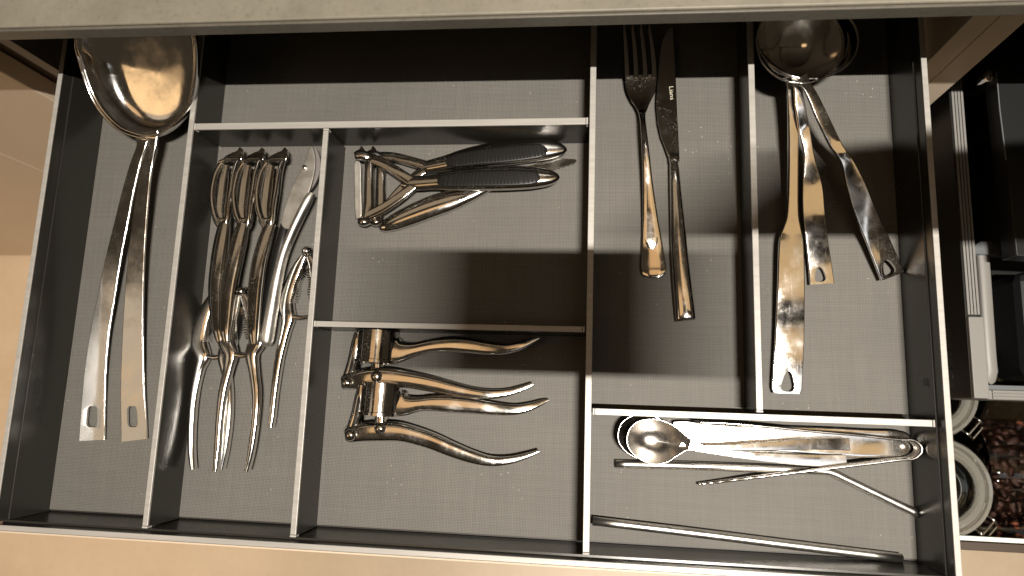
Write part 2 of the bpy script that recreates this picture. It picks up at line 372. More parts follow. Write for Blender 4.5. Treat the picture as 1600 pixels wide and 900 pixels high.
# ------------------------------------------------------------------ cutlery drawer
dr = thing('cutlery_drawer', 'open anthracite metal cutlery drawer with pale rims and grey woven mat', 'drawer', (W / 2, .2, -.01))
obj('bottom', box(-.004, W + .004, -.004, YB, -.012, -.0025), PLINTH, dr, smooth=False)
bm = bmesh.new(); bm.faces.new([bm.verts.new(p) for p in ((.0012, -.0006, 0), (W - .0012, -.0006, 0), (W - .0012, YB, 0), (.0012, YB, 0))])
md = obj('mat', bm, MATM, dr, smooth=False); solid(md, .0018, -1)
HS = .0408
for s in (0, 1):
    X = (lambda x: x) if s == 0 else (lambda x: W - x)
    def bxx(a, b2, *r): a, b2 = sorted((X(a), X(b2))); return box(a, b2, *r)
    sw = obj('side_wall', bxx(-.0045, .001, -.003, YB, -.0024, HS), WALL, dr, smooth=False); bev(sw, .0005)
    obj('upper_wall', bxx(-.0042, 0, -.003, YB, HS + .0001, HR - .0012), WALL, sw, smooth=False)
    bev(obj('rim', bxx(-.0042, -.0002, -.0032, YB, HR - .0011, HR), CAP, sw, smooth=False), .0003)
fw = obj('front_wall', ([(x, y, z) for x in (-.004, W + .004) for y, z in ((-.0026, -.0024), (-.0030, .020), (-.0030, HS), (-.0045, HS + .0002), (-.0050, HR - .0012), (-.0088, HR - .0012), (-.0088, -.0024))],
        [tuple(range(7)), tuple(range(13, 6, -1))] + [(i, i + 7, (i + 1) % 7 + 7, (i + 1) % 7) for i in range(7)]), WALL, dr, 20)
bev(obj('rim', box(-.0045, W + .0045, -.0088, -.0048, HR - .0011, HR + .0002), CAP, fw, smooth=False), .0003)
obj('front_panel', box(-.03, W + .005, -.0104, -.0092, -.14, HR - .0008), FRONT, fw, smooth=False)
obj('back_wall', box(-.004, W + .004, YB + .0001, YB + .006, -.0024, HR - .002), WALL, dr, smooth=False)
# small printed mark inside the right wall
for z0, z1, y0, y1 in ((.026, .0325, .1245, .1300), (.0335, .0340, .1230, .1300), (.0350, .0355, .1225, .1295)):
    obj('maker_mark', box(W - .00112, W - .00102, y0, y1, z0, z1), FAINT, [c for c in dr.children if c.name.startswith('side_wall')][1], smooth=False)
# ------------------------------------------------------------------ dividers
def divider(label, x0, x1, y0, y1, long_axis, clips):
    t = thing('divider', label, 'divider', ((x0 + x1) / 2, (y0 + y1) / 2, 0), 'thin upright dividers of the drawer insert')
    e = .0006
    bev(obj('panel', box(x0 + e, x1 - e, y0 + e, y1 - e, .0003, HD - .0022), WALL, t, smooth=False), .0003)
    if long_axis == 'y':
        bev(obj('cap', box(x0, x1, y0 + (.0018 if 0 in clips else 0), y1 - (.0018 if 1 in clips else 0), HD - .0021, HD), CAP, t, smooth=False), .0003)
        for c in clips: a, b2 = ((y0, y0 + .0015), (y1 - .0015, y1))[c]; bev(obj('end_clip', box(x0 - .0001, x1 + .0001, a, b2, HD - .006, HD + .0001), CLIP, t, smooth=False), .0003)
    else:
        bev(obj('cap', box(x0 + (.0018 if 0 in clips else 0), x1 - (.0018 if 1 in clips else 0), y0, y1, HD - .0021, HD), CAP, t, smooth=False), .0003)
        for c in clips: a, b2 = ((x0, x0 + .0015), (x1 - .0015, x1))[c]; bev(obj('end_clip', box(a, b2, y0 - .0001, y1 + .0001, HD - .006, HD + .0001), CLIP, t, smooth=False), .0003)
X1, X2, XC, XD, H1, H2, H3 = .1205, .2405, .4553, .5777, .3219, .1566, .0959
divider('long divider between the serving spoons and the peelers', X1 - .0043, X1, -.0028, YB - .001, 'y', (0,))
divider('divider between the nutcracker compartment and the garlic press compartment', X2 - .0044, X2, -.0028, H1 - .0006, 'y', (0, 1))
divider('long divider beside the fork, running the full depth of the drawer', XC, XC + .0047, -.0028, YB - .001, 'y', (0,))
divider('divider between the table knife and the ladles', XD, XD + .0046, H3 + .0058, YB - .001, 'y', (0,))
divider('crosswise divider behind the peelers with the rubber grips', X1 + .0008, XC - .0012, H1, H1 + .0055, 'x', (0, 1))
divider('crosswise divider between the grip peelers and the garlic presses', X2 + .0008, XC - .0012, H2, H2 + .0044, 'x', (0, 1))
divider('crosswise divider just behind the tongs and drinking straws', XC + .0056, W - .0022, H3, H3 + .0047, 'x', (0, 1))
# ------------------------------------------------------------------ serving spoons
def serving_spoon(label, hp, rim_px, zr, c_px, depth, hole):
    c = at(c_px[0], c_px[1], zr)
    t = thing('serving_spoon', label, 'spoon', (c.x, c.y, 0), 'nested serving spoons')
    rim = [at(p[0], p[1], zr + (222 - p[1]) * .00025) for p in smooth_outline(rim_px, 5)]; c = at(c_px[0], c_px[1], zr + (222 - c_px[1]) * .00025)
    bowl('bowl', rim, c, depth, 7.5, CLEAN, t, .0016, 18, 0, .09)
    h = strip('handle', hp, CLEAN, t, 9, 20, 5, .05)
    (cx, cy), d, w1, w2, L, z = hole
    cut(h, rpoly((cx, cy), d, w1, w2, L, z), -.01, .06)
    return t
rimA = [(120, 62), (126, 90), (140, 135), (158, 168), (184, 195), (207, 206), (229, 210), (252, 205), (277, 187), (294, 160), (302, 125), (304, 90), (302, 55), (290, 15), (265, -20), (215, -38), (160, -20), (130, 18)]
serving_spoon('top serving spoon with big open bowl and handle ending nearer the divider',
    [(236, 206, 33.5, 26, 2.4), (238, 225, 31, 16, 3.2), (231, 260, 27, 17, 3.0), (224, 300, 24, 21, 2.6), (214, 400, 17, 27, 2.4), (209, 500, 11.5, 33, 2.4), (208, 600, 6, 39, 2.4), (210, 660, 4, 42, 2.4), (210.5, 688, 3.8, 43, 2.4)],
    rimA, .036, (213, 88), .026, ((207, 651), (.02, 1), 15, 17, 33, .005))
rimB = [(p[0] - 3, p[1] + 4) for p in rimA]
serving_spoon('lower serving spoon whose handle lies beside the left drawer wall',
    [(222, 210, 29, 26, 2.4), (222, 228, 27, 16, 3.0), (213, 255, 24.5, 17, 3.0), (201, 300, 21, 20, 2.6), (190, 350, 17.5, 23, 2.4), (179, 400, 14.5, 26, 2.4), (166, 470, 10.5, 30, 2.4), (157, 520, 8.5, 32, 2.4), (150, 580, 6, 36, 2.4), (146.5, 640, 4, 40, 2.4), (144.5, 688, 3.5, 43, 2.4)],
    rimB, .0305, (210, 92), .0265, ((143.5, 651), (-.06, 1), 15, 18, 33, .005))
# ------------------------------------------------------------------ nutcrackers
def cracker(label, ball, la, ra, z, joint, teeth):
    b0 = at(ball[0], ball[1], z / 1000)
    t = thing('nutcracker', label, 'nutcracker', (b0.x, b0.y, 0), 'hinged steel nutcrackers')
    r = .0046
    lathe('hinge', [(0, -r), (r * .55, -r * .85), (r, -r * .2), (r, r * .2), (r * .55, r * .85), (0, r)], b0 + Vector((0, 0, .0005)), (0, 0, 1), CLEAN, t, 20, 60)
    for side, P in ((1, la), (-1, ra)):
        arm = strip('arm', [(p[0], p[1], z + (p[3] if len(p) > 3 else 0), p[2] * 1.35, 8 if i < 5 else 7) for i, p in enumerate(P)], CLEAN, t, 3.0, 18, 5)
        # toothed jaw
        P2 = [p for p in P[1:4]]; bmj = bmesh.new(); pts = cr([(p[0], p[1], p[2]) for p in P2], 8)
        for k, (x, y, wd) in enumerate(pts[1:-1]):
            c = at(x + side * (wd * .67 - .5 + 1.2 * math.sin(k * .8)), y, z / 1000); s = mpp(c)
            box(c.x - 2.6 * s, c.x + 2.6 * s, c.y - 1.05 * s, c.y + 1.05 * s, c.z - .004, c.z + .0042, bmj)
        if teeth: obj('jaw_teeth', bmj, CLEAN, arm, smooth=False)
        else: bmj.free()
    j0, j1 = joint
    strip('bridge', [(j0[0], j0[1], z + 1, 9, 5), ((j0[0] + j1[0]) / 2, (j0[1] + j1[1]) / 2 + 3, z + 1, 8, 5), (j1[0], j1[1], z + 1, 9, 5)], CLEAN, t, 2.4, 12, 5)
cracker('nutcracker half under the peelers, its handle nearest the spoon divider', (338, 455),
    [(336, 460, 9), (327, 478, 15), (316, 505, 20), (310, 535, 22), (317, 557, 18), (312, 577, 12), (305, 612, 10), (301, 655, 9), (300, 700, 8), (303, 733, 6)],
    [(342, 460, 9), (348, 478, 14), (355, 505, 18), (358, 535, 20), (351, 557, 16), (353, 577, 12), (358, 612, 10), (358, 655, 9), (353, 700, 8), (347, 733, 6)], 7, ((319, 556), (350, 556)), True)
cracker('nutcracker under the rightmost peelers, lying over another nutcracker', (378, 456),
    [(374, 462, 9), (368, 480, 14), (360, 505, 18), (354, 532, 20), (361, 553, 16), (357, 577, 12), (349, 612, 10.5), (344, 655, 9), (341, 700, 8), (338, 736, 6)],
    [(383, 462, 9), (390, 480, 14), (398, 505, 18), (402, 532, 20), (394, 554, 16), (397, 580, 12), (401, 618, 10.5), (399, 660, 9), (393, 705, 8), (386, 737, 6)], 14, ((363, 553), (392, 553)), True)
cracker('nutcracker with brass coloured hinge ball against the compartment divider', (480, 393),
    [(476, 402, 9), (466, 420, 14), (455, 446, 16), (447, 474, 19), (451, 496, 16), (446, 520, 12), (437, 560, 10.5), (430, 610, 9), (426, 650, 8), (424, 668, 6)],
    [(485, 402, 9), (492, 420, 13), (496, 446, 15), (498, 474, 17), (491, 496, 15), (490, 520, 11), (491, 560, 9), (488, 610, 8), (482, 650, 7), (478, 668, 6)], 9, ((453, 494), (490, 494)), True)
# ------------------------------------------------------------------ swivel peelers
def swivel_peeler(label, dx, hp, z):
    a = at(352 + dx, 300, z / 1000); t = thing('swivel_peeler', label, 'peeler', (a.x, a.y, 0), 'upright loop headed peelers side by side')
    g = lambda P, zz=0: [(p[0] + dx, p[1], z + zz + (p[4] if len(p) > 4 else 0), p[2], p[3]) for p in P]
    strip('frame_rail', g([(350, 252, 10, 6), (341, 270, 10, 8), (335, 300, 10, 9), (336, 325, 10.5, 9), (341, 345, 11, 8), (349, 357, 11, 6)]), DCHR, t, 2.3, 14)
    strip('frame_rail', g([(373, 251, 8, 6), (368, 270, 8, 8), (364, 300, 8, 9), (360, 325, 8, 9), (357, 345, 9, 8), (353, 357, 9, 6)]), DCHR, t, 2.3, 14)
    strip('crossbar', g([(345, 254, 7, 5), (358, 250, 8, 6), (375, 249, 6, 5)], 1), STEEL, t, 2.4, 14)
    strip('crossbar', g([(341, 341, 5, 4), (349, 344, 6, 5), (358, 344, 5, 4)], 1.5), STEEL, t, 2.4, 14)
    strip('blade', g([(356, 258, 11, .9), (352, 280, 14, .9), (349, 305, 15, .9), (347, 325, 14, .9), (348, 341, 10, .9)], .5), DCHR, t, 3, 16, 5, .35)
    plate('tip', [at(p[0] + dx, p[1], z / 1000 + .003) for p in ((347, 250), (353, 243), (363, 238), (371, 235), (375, 229), (379, 233), (380, 244), (378, 251))], .004, DCHR, t, .0008)
    strip('handle', [(p[0], p[1], p[3], p[2] * 1.27, p[4]) for p in hp], DCHR, t, 2.7, 18, 6)
hz = lambda P, z0, z1: [(p[0], p[1], p[2], z0 + (z1 - z0) * i / (len(P) - 1), p[3]) for i, p in enumerate(P)]
swivel_peeler('loop headed peeler nearest the spoon divider', -1, hz([(351, 350, 15, 6), (347, 375, 19, 8), (342, 410, 20, 9), (338, 450, 19, 9), (339, 490, 17, 8), (342, 518, 14, 7), (344, 534, 8, 4)], 20, 24), 19)
swivel_peeler('middle one of the three loop headed peelers', 33, hz([(380, 350, 15, 6), (374, 375, 19, 8), (366, 410, 20, 9), (358, 450, 20, 9), (354, 490, 18, 8), (353, 518, 14, 7), (354, 534, 8, 4)], 22, 26), 21)
swivel_peeler('loop headed peeler beside the shears', 69, hz([(423, 350, 15, 6), (415, 375, 18, 8), (406, 410, 19, 9), (400, 450, 19, 9), (397, 490, 17, 8), (396, 520, 14, 7), (397, 538, 8, 4)], 20, 25), 20)
# ------------------------------------------------------------------ kitchen shears
sh0 = at(455, 380, 0)
sh = thing('kitchen_shears', 'closed poultry shears with satin handles leaning along the compartment divider', 'shears', (sh0.x, sh0.y, 0))
def px_plate(name, pts, z, th, m, p, bv=.0005): return plate(name, [at(x, y, z) for x, y in pts], th, m, p, bv)
px_plate('blade', smooth_outline([(487, 227), (479, 243), (470, 266), (458, 288), (449, 312), (441, 338), (440, 352), (448, 358), (458, 352), (468, 332), (478, 310), (486, 290), (492, 262), (492, 242)], 3), .019, .0022, GREYBL, sh)
px_plate('blade', smooth_outline([(491, 229), (497, 238), (500, 252), (499, 268), (493, 284), (483, 298), (475, 301), (474, 293), (482, 284), (488, 270), (491, 252)], 3), .0155, .003, GREYB, sh)
lathe('rivet', [(0, 0), (.0024, 0), (.0023, .0008), (.0016, .0014), (0, .0016)], at(476, 262, .019), (0, 0, 1), SATIN, sh, 20)
strip('handle', [(488, 302, 21, 10, 6), (482, 312, 21, 14, 9), (469, 338, 21, 14, 10), (456, 366, 20, 14, 10), (443, 400, 20, 14, 10), (433, 440, 19, 16, 10), (426, 480, 18, 18, 11), (420, 515, 17, 20, 12), (417, 534, 16, 19, 11), (416, 541, 16, 12, 6)], SOFT, sh, 2.2, 20)
strip('handle', [(446, 350, 14, 14, 7), (441, 375, 14, 17, 9), (433, 410, 13, 18, 10), (424, 450, 13, 18, 10), (417, 490, 12, 17, 10), (411, 520, 12, 14, 8), (409, 534, 12, 7, 4)], RUBBER, sh, 2.3, 16)
# ------------------------------------------------------------------ grip peelers (Y shaped)
def z5(x, y): return (500 + x / 3.81, 180 + y / 3.81)
def y_peeler(label, z, hp, grip, arms, head_dx, head_z):
    a = at(*z5(*hp[0][:2]), 0); t = thing('grip_peeler', label, 'peeler', (a.x, a.y, 0), 'Y shaped peelers with ribbed rubber grips')
    P = [(*z5(x, y), zz, wd / 3.81, th) for x, y, zz, wd, th in hp]
    strip('handle', P, DCHR, t, 2.6, 22, 6)
    # rubber pad with ribs
    gp = [(*z5(x, y), zz, wd / 3.81 * .9, 1.8) for x, y, zz, wd in grip]
    g = strip('grip', gp, RUBBER, t, 3, 18, 6)
    bmr = bmesh.new(); rows = prow([(*q[:2], q[2] + 1.1, q[3] * .74, 1) for q in gp], 8); n = len(rows)
    L = [r[0] for r in rows]; acc = 0; last = None; step = .0025
    for i in range(3, n - 3):
        if last is not None and (L[i] - last).length < step: continue
        last = L[i]; tg = (L[i + 1] - L[i - 1]).normalized(); la = tg.cross(Vector((0, 0, 1))).normalized(); hw = rows[i][1]; up = la.cross(tg)
        q = [L[i] + tg * a1 * .00058 + la * b1 * hw + up * c1 for a1 in (-1, 1) for b1 in (-1, 1) for c1 in (-.0006, .0011)]
        vs = [bmr.verts.new(v) for v in q]
        for f in ((0, 1, 3, 2), (4, 6, 7, 5), (0, 4, 5, 1), (2, 3, 7, 6), (0, 2, 6, 4), (1, 5, 7, 3)): bmr.faces.new([vs[k] for k in f])
    obj('grip_ribs', bmr, RUBBER, g, smooth=False)
    for A in arms: strip('fork_arm', [(*z5(x, y), zz, wd / 3.81 * 1.22, th) for x, y, zz, wd, th in A], DCHR, t, 9, 16, 6)
    h = lambda x, y: z5(x + head_dx, y)
    strip('bar', [(*h(297, 255), head_z, 16, 6), (*h(294, 330), head_z, 15, 6), (*h(292, 450), head_z, 16, 6), (*h(290, 540), head_z, 17, 6), (*h(275, 625), head_z, 16, 6)], DCHR, t, 2.6, 16)
    strip('pivot', [(*h(212, 245), head_z + 3, 13, 6), (*h(240, 238), head_z + 3, 17, 8), (*h(285, 250), head_z + 2, 15, 7), (*h(320, 262), head_z, 10, 5)], DCHR, t, 2.5, 16)
    strip('pivot', [(*h(235, 630), head_z + 2, 11, 6), (*h(262, 636), head_z + 2, 14, 8), (*h(296, 628), head_z + 1, 11, 6)], DCHR, t, 2.6, 16)
    plate('tip', [at(*h(x, y), head_z / 1000 + .005) for x, y in ((222, 238), (232, 200), (243, 178), (258, 195), (272, 222), (266, 245))], .004, DCHR, t, .0008)
    strip('blade', [(*h(212, 285), head_z + 3, 7, .8), (*h(222, 300), head_z + 3, 11, .8), (*h(224, 420), head_z + 3, 11, .8), (*h(228, 580), head_z + 3, 11, .8), (*h(232, 612), head_z + 3, 7, .8)], SOFT, t, 3, 14, 5, .08)
y_peeler('front peeler with ribbed black grip and pale blade, lying over the other', 16,
    [(490, 402, 15, 60, 5), (560, 405, 16, 88, 6), (680, 398, 16, 92, 7), (780, 388, 16, 122, 9), (950, 378, 16, 144, 11), (1100, 374, 16, 148, 12), (1250, 372, 16, 136, 11), (1360, 372, 15, 100, 9), (1410, 370, 15, 52, 6), (1426, 368, 15, 14, 3)],
    [(700, 392, 19.5, 40), (745, 388, 20.5, 84), (900, 379, 21.8, 104), (1080, 374, 22.2, 112), (1230, 371, 21.6, 102), (1285, 370, 20.8, 76), (1308, 369, 20, 30)],
    [[(545, 395, 16, 52, 5), (470, 345, 16, 50, 6), (400, 300, 16, 48, 6), (330, 268, 16, 50, 6), (270, 258, 16, 44, 6)], [(560, 420, 16, 48, 5), (490, 480, 16, 48, 6), (420, 530, 16, 48, 6), (350, 572, 16, 50, 6), (280, 605, 16, 46, 6)]], 0, 16)
y_peeler('rear peeler with ribbed black grip, next to the crosswise divider', 9,
    [(590, 315, 9, 58, 5), (640, 308, 10, 78, 6), (760, 282, 10, 96, 7), (850, 262, 10, 118, 9), (1000, 235, 10, 136, 11), (1150, 222, 10, 142, 12), (1300, 208, 10, 132, 11), (1400, 205, 9, 100, 9), (1452, 208, 9, 52, 6), (1470, 210, 9, 14, 3)],
    [(752, 288, 13.5, 40), (800, 272, 14.4, 84), (950, 248, 15.8, 104), (1130, 230, 16.2, 112), (1280, 214, 15.6, 102), (1330, 211, 14.8, 76), (1352, 210, 14, 30)],
    [[(640, 305, 10, 50, 5), (540, 275, 10, 46, 6), (450, 252, 10, 44, 6), (370, 246, 10, 44, 6), (310, 252, 10, 40, 6)], [(620, 330, 10, 48, 5), (540, 390, 10, 44, 6), (470, 460, 10, 44, 6), (410, 530, 10, 44, 6), (350, 590, 10, 40, 6)]], 70, 9)
pk0 = at(*z5(700, 560), 0)
pk = thing('paring_knife', 'small knife with polished oval handle and serrated tip under the grip peelers', 'knife', (pk0.x, pk0.y, 0))
strip('handle', [(*z5(352, 672), 5, 3, 3), (*z5(372, 668), 5, 16, 7), (*z5(440, 640), 5.5, 27, 9), (*z5(560, 588), 6, 34, 10), (*z5(680, 540), 6, 36, 10), (*z5(800, 500), 5.5, 33, 9), (*z5(920, 452), 5, 26, 7), (*z5(1020, 410), 4, 18, 5)], STEEL, pk, 2.2, 22)
bl = [(980, 430), (1100, 360), (1250, 300), (1340, 272), (1440, 258), (1520, 262), (1528, 272)]
ser = [(1528 - k * 14, 278 + k * 4.2 + (5 if k % 2 else 0)) for k in range(1, 15)]
px_plate('blade', [z5(*p) for p in bl + ser + [(1200, 370), (1020, 450)]], .006, .0009, CLEAN, pk, 0)
# ------------------------------------------------------------------ garlic presses
def z6(x, y): return (500 + x / 3.462, 500 + y / 3.462)
def garlic_press(label, ox, oy, up, lo):
    c = at(*z6(310 + ox, 145 + oy), .019); t = thing('garlic_press', label, 'garlic press', (c.x, c.y, 0), 'steel garlic presses lying on their sides')
    m1 = mpp(c); R = 108 / 3.462 * m1; half = 88 / 3.462 * m1
    cup = lathe('cup', [(0, half), (R * .93, half), (R, half * .96), (R, -half * .78), (R * 1.06, -half * .82), (R * 1.06, -half), (R * .86, -half), (R * .84, -half * .4), (0, -half * .4)], c, (.03, 1, 0), DCHR, t, 40, 30)
    s = lambda P: [(*z6(x + ox, y + oy), z, wd / 3.462, th) for x, y, z, wd, th in P]
    strip('cup_strap', s([(214, 72, 19, 40, 14), (206, 130, 19, 62, 14), (186, 230, 18, 66, 14), (160, 305, 17, 60, 13), (146, 345, 17, 48, 12)]), DCHR, t, 3.4, 16, 5)
    strip('plunger', s([(312, 215, 18, 58, 12), (312, 250, 18, 60, 12), (310, 290, 18, 60, 12)]), STEEL, t, 4, 16, 4)
    uh = strip('upper_handle', [(*z6(x, y), z, wd / 3.462 * 1.18, th) for x, y, z, wd, th in up], STEEL, t, 9, 22, 6)
    lh = strip('lower_handle', [(*z6(x, y), z, wd / 3.462 * 1.12, th) for x, y, z, wd, th in lo], STEEL, t, 9, 22, 6)
    for (x, y) in ((145, 340), (305, 305)):
        lathe('rivet', [(.0046, -.002), (.0046, .0006), (.0038, .0024), (.0022, .0034), (0, .0038)], at(*z6(x + ox, y + oy), .0262), (0, 0, 1), STEEL, t, 24)
garlic_press('rear garlic press right below the crosswise divider', 0, 0,
    [(405, 165, 19, 120, 14), (440, 172, 19, 96, 14), (520, 160, 19, 64, 13), (600, 142, 19, 62, 12), (700, 132, 18, 70, 12), (800, 138, 17, 70, 11), (900, 152, 16, 60, 10), (1000, 158, 15, 48, 9), (1080, 142, 14, 40, 8), (1150, 112, 13, 26, 6), (1188, 98, 13, 8, 4)],
    [(128, 338, 18, 60, 12), (150, 335, 18, 78, 14), (230, 318, 18, 92, 16), (310, 308, 18, 96, 16), (400, 312, 18, 92, 15), (480, 322, 18, 82, 14), (600, 345, 17, 76, 13), (720, 374, 16, 66, 12), (830, 396, 15, 56, 11), (930, 402, 14, 46, 10), (1020, 392, 13, 36, 8), (1100, 368, 12, 28, 7), (1152, 346, 12, 18, 5)])
garlic_press('front garlic press with widely opened handles', 20, 282,
    [(432, 452, 19, 118, 14), (465, 462, 19, 92, 14), (540, 455, 19, 66, 13), (620, 450, 19, 72, 12), (720, 456, 18, 78, 12), (830, 466, 17, 70, 11), (950, 480, 16, 60, 10), (1060, 486, 15, 48, 9), (1140, 470, 14, 38, 8), (1205, 445, 13, 24, 6), (1242, 432, 13, 8, 4)],
    [(148, 622, 18, 60, 12), (170, 618, 18, 78, 14), (250, 606, 18, 90, 16), (330, 602, 18, 94, 16), (420, 604, 18, 90, 15), (490, 618, 18, 84, 14), (600, 652, 17, 78, 13), (720, 702, 16, 70, 12), (830, 742, 15, 60, 11), (930, 764, 14, 48, 10), (1030, 758, 13, 38, 8), (1120, 734, 12, 28, 7), (1185, 710, 12, 16, 5)])
# ------------------------------------------------------------------ fork and knife
fk0 = at(1008, 240, 0); fk = thing('table_fork', 'steel dinner fork with four tines lying next to the table knife', 'fork', (fk0.x, fk0.y, 0))
strip('handle', [(1003, 172, 10, 13, 2), (1004, 185, 13, 9, 3), (1006, 205, 15, 9.5, 3.6), (1009, 240, 14, 12, 3.6), (1012, 285, 10.5, 16, 3), (1016, 340, 7, 24, 2.4), (1019, 385, 4.5, 33, 2.2), (1021, 412, 4, 39, 2), (1021.5, 425, 4, 38, 2), (1022, 432, 4, 27, 1.6), (1022, 434, 4, 12, 1)], STEEL, fk, 2.8, 20)
strip('pad', [(1017, 372, 6.8, 21, .8), (1018, 380, 6.2, 18, .8), (1018, 388, 5.6, 9, .6)], STEEL, fk, 2.4, 16)
strip('head', [(1001, 117, 9, 50, 1.8), (1001, 128, 8, 49, 1.8), (1001.5, 142, 7.5, 45, 1.9), (1002, 155, 7.8, 34, 2), (1003, 166, 9, 21, 2.2), (1003.5, 176, 10.5, 12, 2.6)], STEEL, fk, 3.2, 20, 5, .06)
for k in range(4):
    x1 = 979.5 + k * 14.3; x0 = 975 + k * 13.2
    strip('tine', [(x1, 122, 8.8, 9, 1.8), (x1 - .6, 100, 10.5, 8.5, 1.9), ((x0 + x1) / 2, 70, 12.5, 7.6, 1.9), (x0 + .6, 48, 14, 6, 1.8), (x0, 38, 14.6, 3, 1.2)], STEEL, fk, 2.6, 12)
kn0 = at(1055, 270, 0); kn = thing('table_knife', 'steel table knife with printed blade lying right of the fork', 'knife', (kn0.x, kn0.y, 0))
bld = px_plate('blade', [(1052, 41), (1056, 120), (1059, 190), (1062, 244), (1044, 244), (1040, 232), (1033, 214), (1028, 192), (1025.5, 165), (1026.5, 130), (1029.5, 92), (1034, 64), (1040, 50), (1046, 43)], .0075, .0016, STEEL, kn, .0005)
strip('bolster', [(1053, 240, 7, 17, 4), (1053.5, 247, 7, 17, 6), (1054, 254, 7, 16, 6)], STEEL, kn, 2.6, 18)
strip('handle', [(1053, 252, 7, 13, 6), (1054, 266, 7, 15, 7), (1056.5, 310, 7, 19, 7.5), (1061, 380, 6.5, 25, 7.5), (1066, 440, 6, 28.5, 7.5), (1070, 480, 5.5, 30.5, 7), (1071.5, 497, 5, 31, 6.5), (1072, 501, 5, 29, 4)], STEEL, kn, 2.3, 22)
def text(name, body, p0, p1, size_px, z, m, parent, lift=.0004, flip=False):
    """flat lettering running from pixel p0 to p1 at height z"""
    cu = bpy.data.curves.new(name, 'FONT'); cu.body = body; cu.size = 1; cu.fill_mode = 'FRONT'; cu.resolution_u = 2
    tmp = bpy.data.objects.new(name, cu); col.objects.link(tmp); dg = bpy.context.evaluated_depsgraph_get(); dg.update()
    me = bpy.data.meshes.new_from_object(tmp.evaluated_get(dg)); bpy.data.objects.remove(tmp)
    xs = [v.co.x for v in me.vertices]; x0, x1 = min(xs), max(xs)
    return me, x0, x1
def text_on(name, body, origin, udir, vdir, length, height, m, parent):
    me, x0, x1 = text(name, body, 0, 0, 0, 0, m, parent)
    for v in me.vertices: v.co = origin + udir * ((v.co.x - x0) / (x1 - x0) * length) + vdir * (v.co.y / .72 * height)
    o = bpy.data.objects.new(name, me); col.objects.link(o); me.materials.clear(); me.materials.append(m)
    off = root_of(parent); me.transform(Matrix.Translation(-off)); o.parent = parent
    return o
a0 = at(1045.5, 135.5, .0078); a1 = at(1047.5, 156, .0078); u = (a1 - a0).normalized(); vv = Vector((0, 0, 1)).cross(u)
text_on('lettering', 'Lians', a0, u, vv, (a1 - a0).length, .0036, INK, bld)
# ------------------------------------------------------------------ ladles
def ladle(label, hp, c_px, rx, ry, zr, depth, hole, ang=0.):
    c = at(c_px[0], c_px[1], zr); t = thing('ladle', label, 'ladle', (c.x, c.y, 0), 'nested steel ladles')
    rim = []
    for k in range(64):
        th = 2 * math.pi * k / 64; x = rx * math.cos(th); y = ry * math.sin(th)
        rim.append(at(c_px[0] + x * math.cos(ang) - y * math.sin(ang), c_px[1] + x * math.sin(ang) + y * math.cos(ang), zr))
    bowl('bowl', rim, c, depth, 2.3, STEEL, t, .0014, 16, .0008)
    h = strip('handle', hp, STEEL, t, 9, 20, 5, .03)
    (cx, cy), d, w1, w2, L, z = hole; cut(h, rpoly((cx, cy), d, w1, w2, L, z, 5, .42), -.02, .08)
ladle('topmost ladle with its bowl in view and handle slanting towards the right wall',
    [(1250, 122, 45.5, 30, 1.6), (1258, 132, 44, 16, 2.4), (1269, 150, 41, 16, 3), (1284, 183, 36, 18.5, 3), (1303, 222, 30, 18, 3.2, 3), (1313, 238, 28, 16.5, 4, 7), (1325, 258, 25, 20, 4, 6), (1338, 293, 21, 28, 3.4, 5), (1351, 330, 17, 32, 3, 3), (1371, 376, 12, 35, 2.6), (1385, 410, 9, 37, 2.6), (1394, 432, 7, 38, 2.4)],
    (1250, 66), 68, 63, .047, .030, ((1388, 418), (.42, .907), 10, 24, 24, .009), .25)
ladle('middle ladle with the shortest straight handle',
    [(1246, 120, 39, 26, 1.6), (1246, 130, 38, 13, 2.4), (1250, 165, 33, 15, 3), (1256, 201, 27, 17, 3.2, 0), (1262, 231, 23, 14.5, 4, 6), (1265, 257, 20, 19, 4, 4), (1269, 293, 16, 30, 3.2, 2), (1271, 330, 13, 33, 3), (1276, 375, 9, 33, 2.6), (1281, 415, 6, 35, 2.6), (1284, 444, 5, 37, 2.4)],
    (1262, 60), 79, 62, .041, .031, ((1281, 429), (.12, .99), 10, 22, 23, .006), .1)
ladle('lowest ladle with the longest and widest handle beside the knife divider',
    [(1234, 120, 33, 22, 1.6), (1235, 132, 31, 12, 2.4), (1239, 183, 25, 16, 4), (1239, 257, 19, 16, 5), (1238, 330, 14, 18, 5), (1237, 357, 12.5, 27, 4), (1236, 380, 12, 37, 3.4), (1235.5, 451, 10.5, 41, 3), (1233.5, 527, 8, 43.5, 2.8), (1230, 590, 6, 45, 2.6), (1229, 606, 5.5, 45, 2.6), (1229, 615, 5.4, 40, 2.2)],
    (1255, 62), 70, 60, .034, .031, ((1231, 596), (-.05, 1), 10, 27, 32, .006))
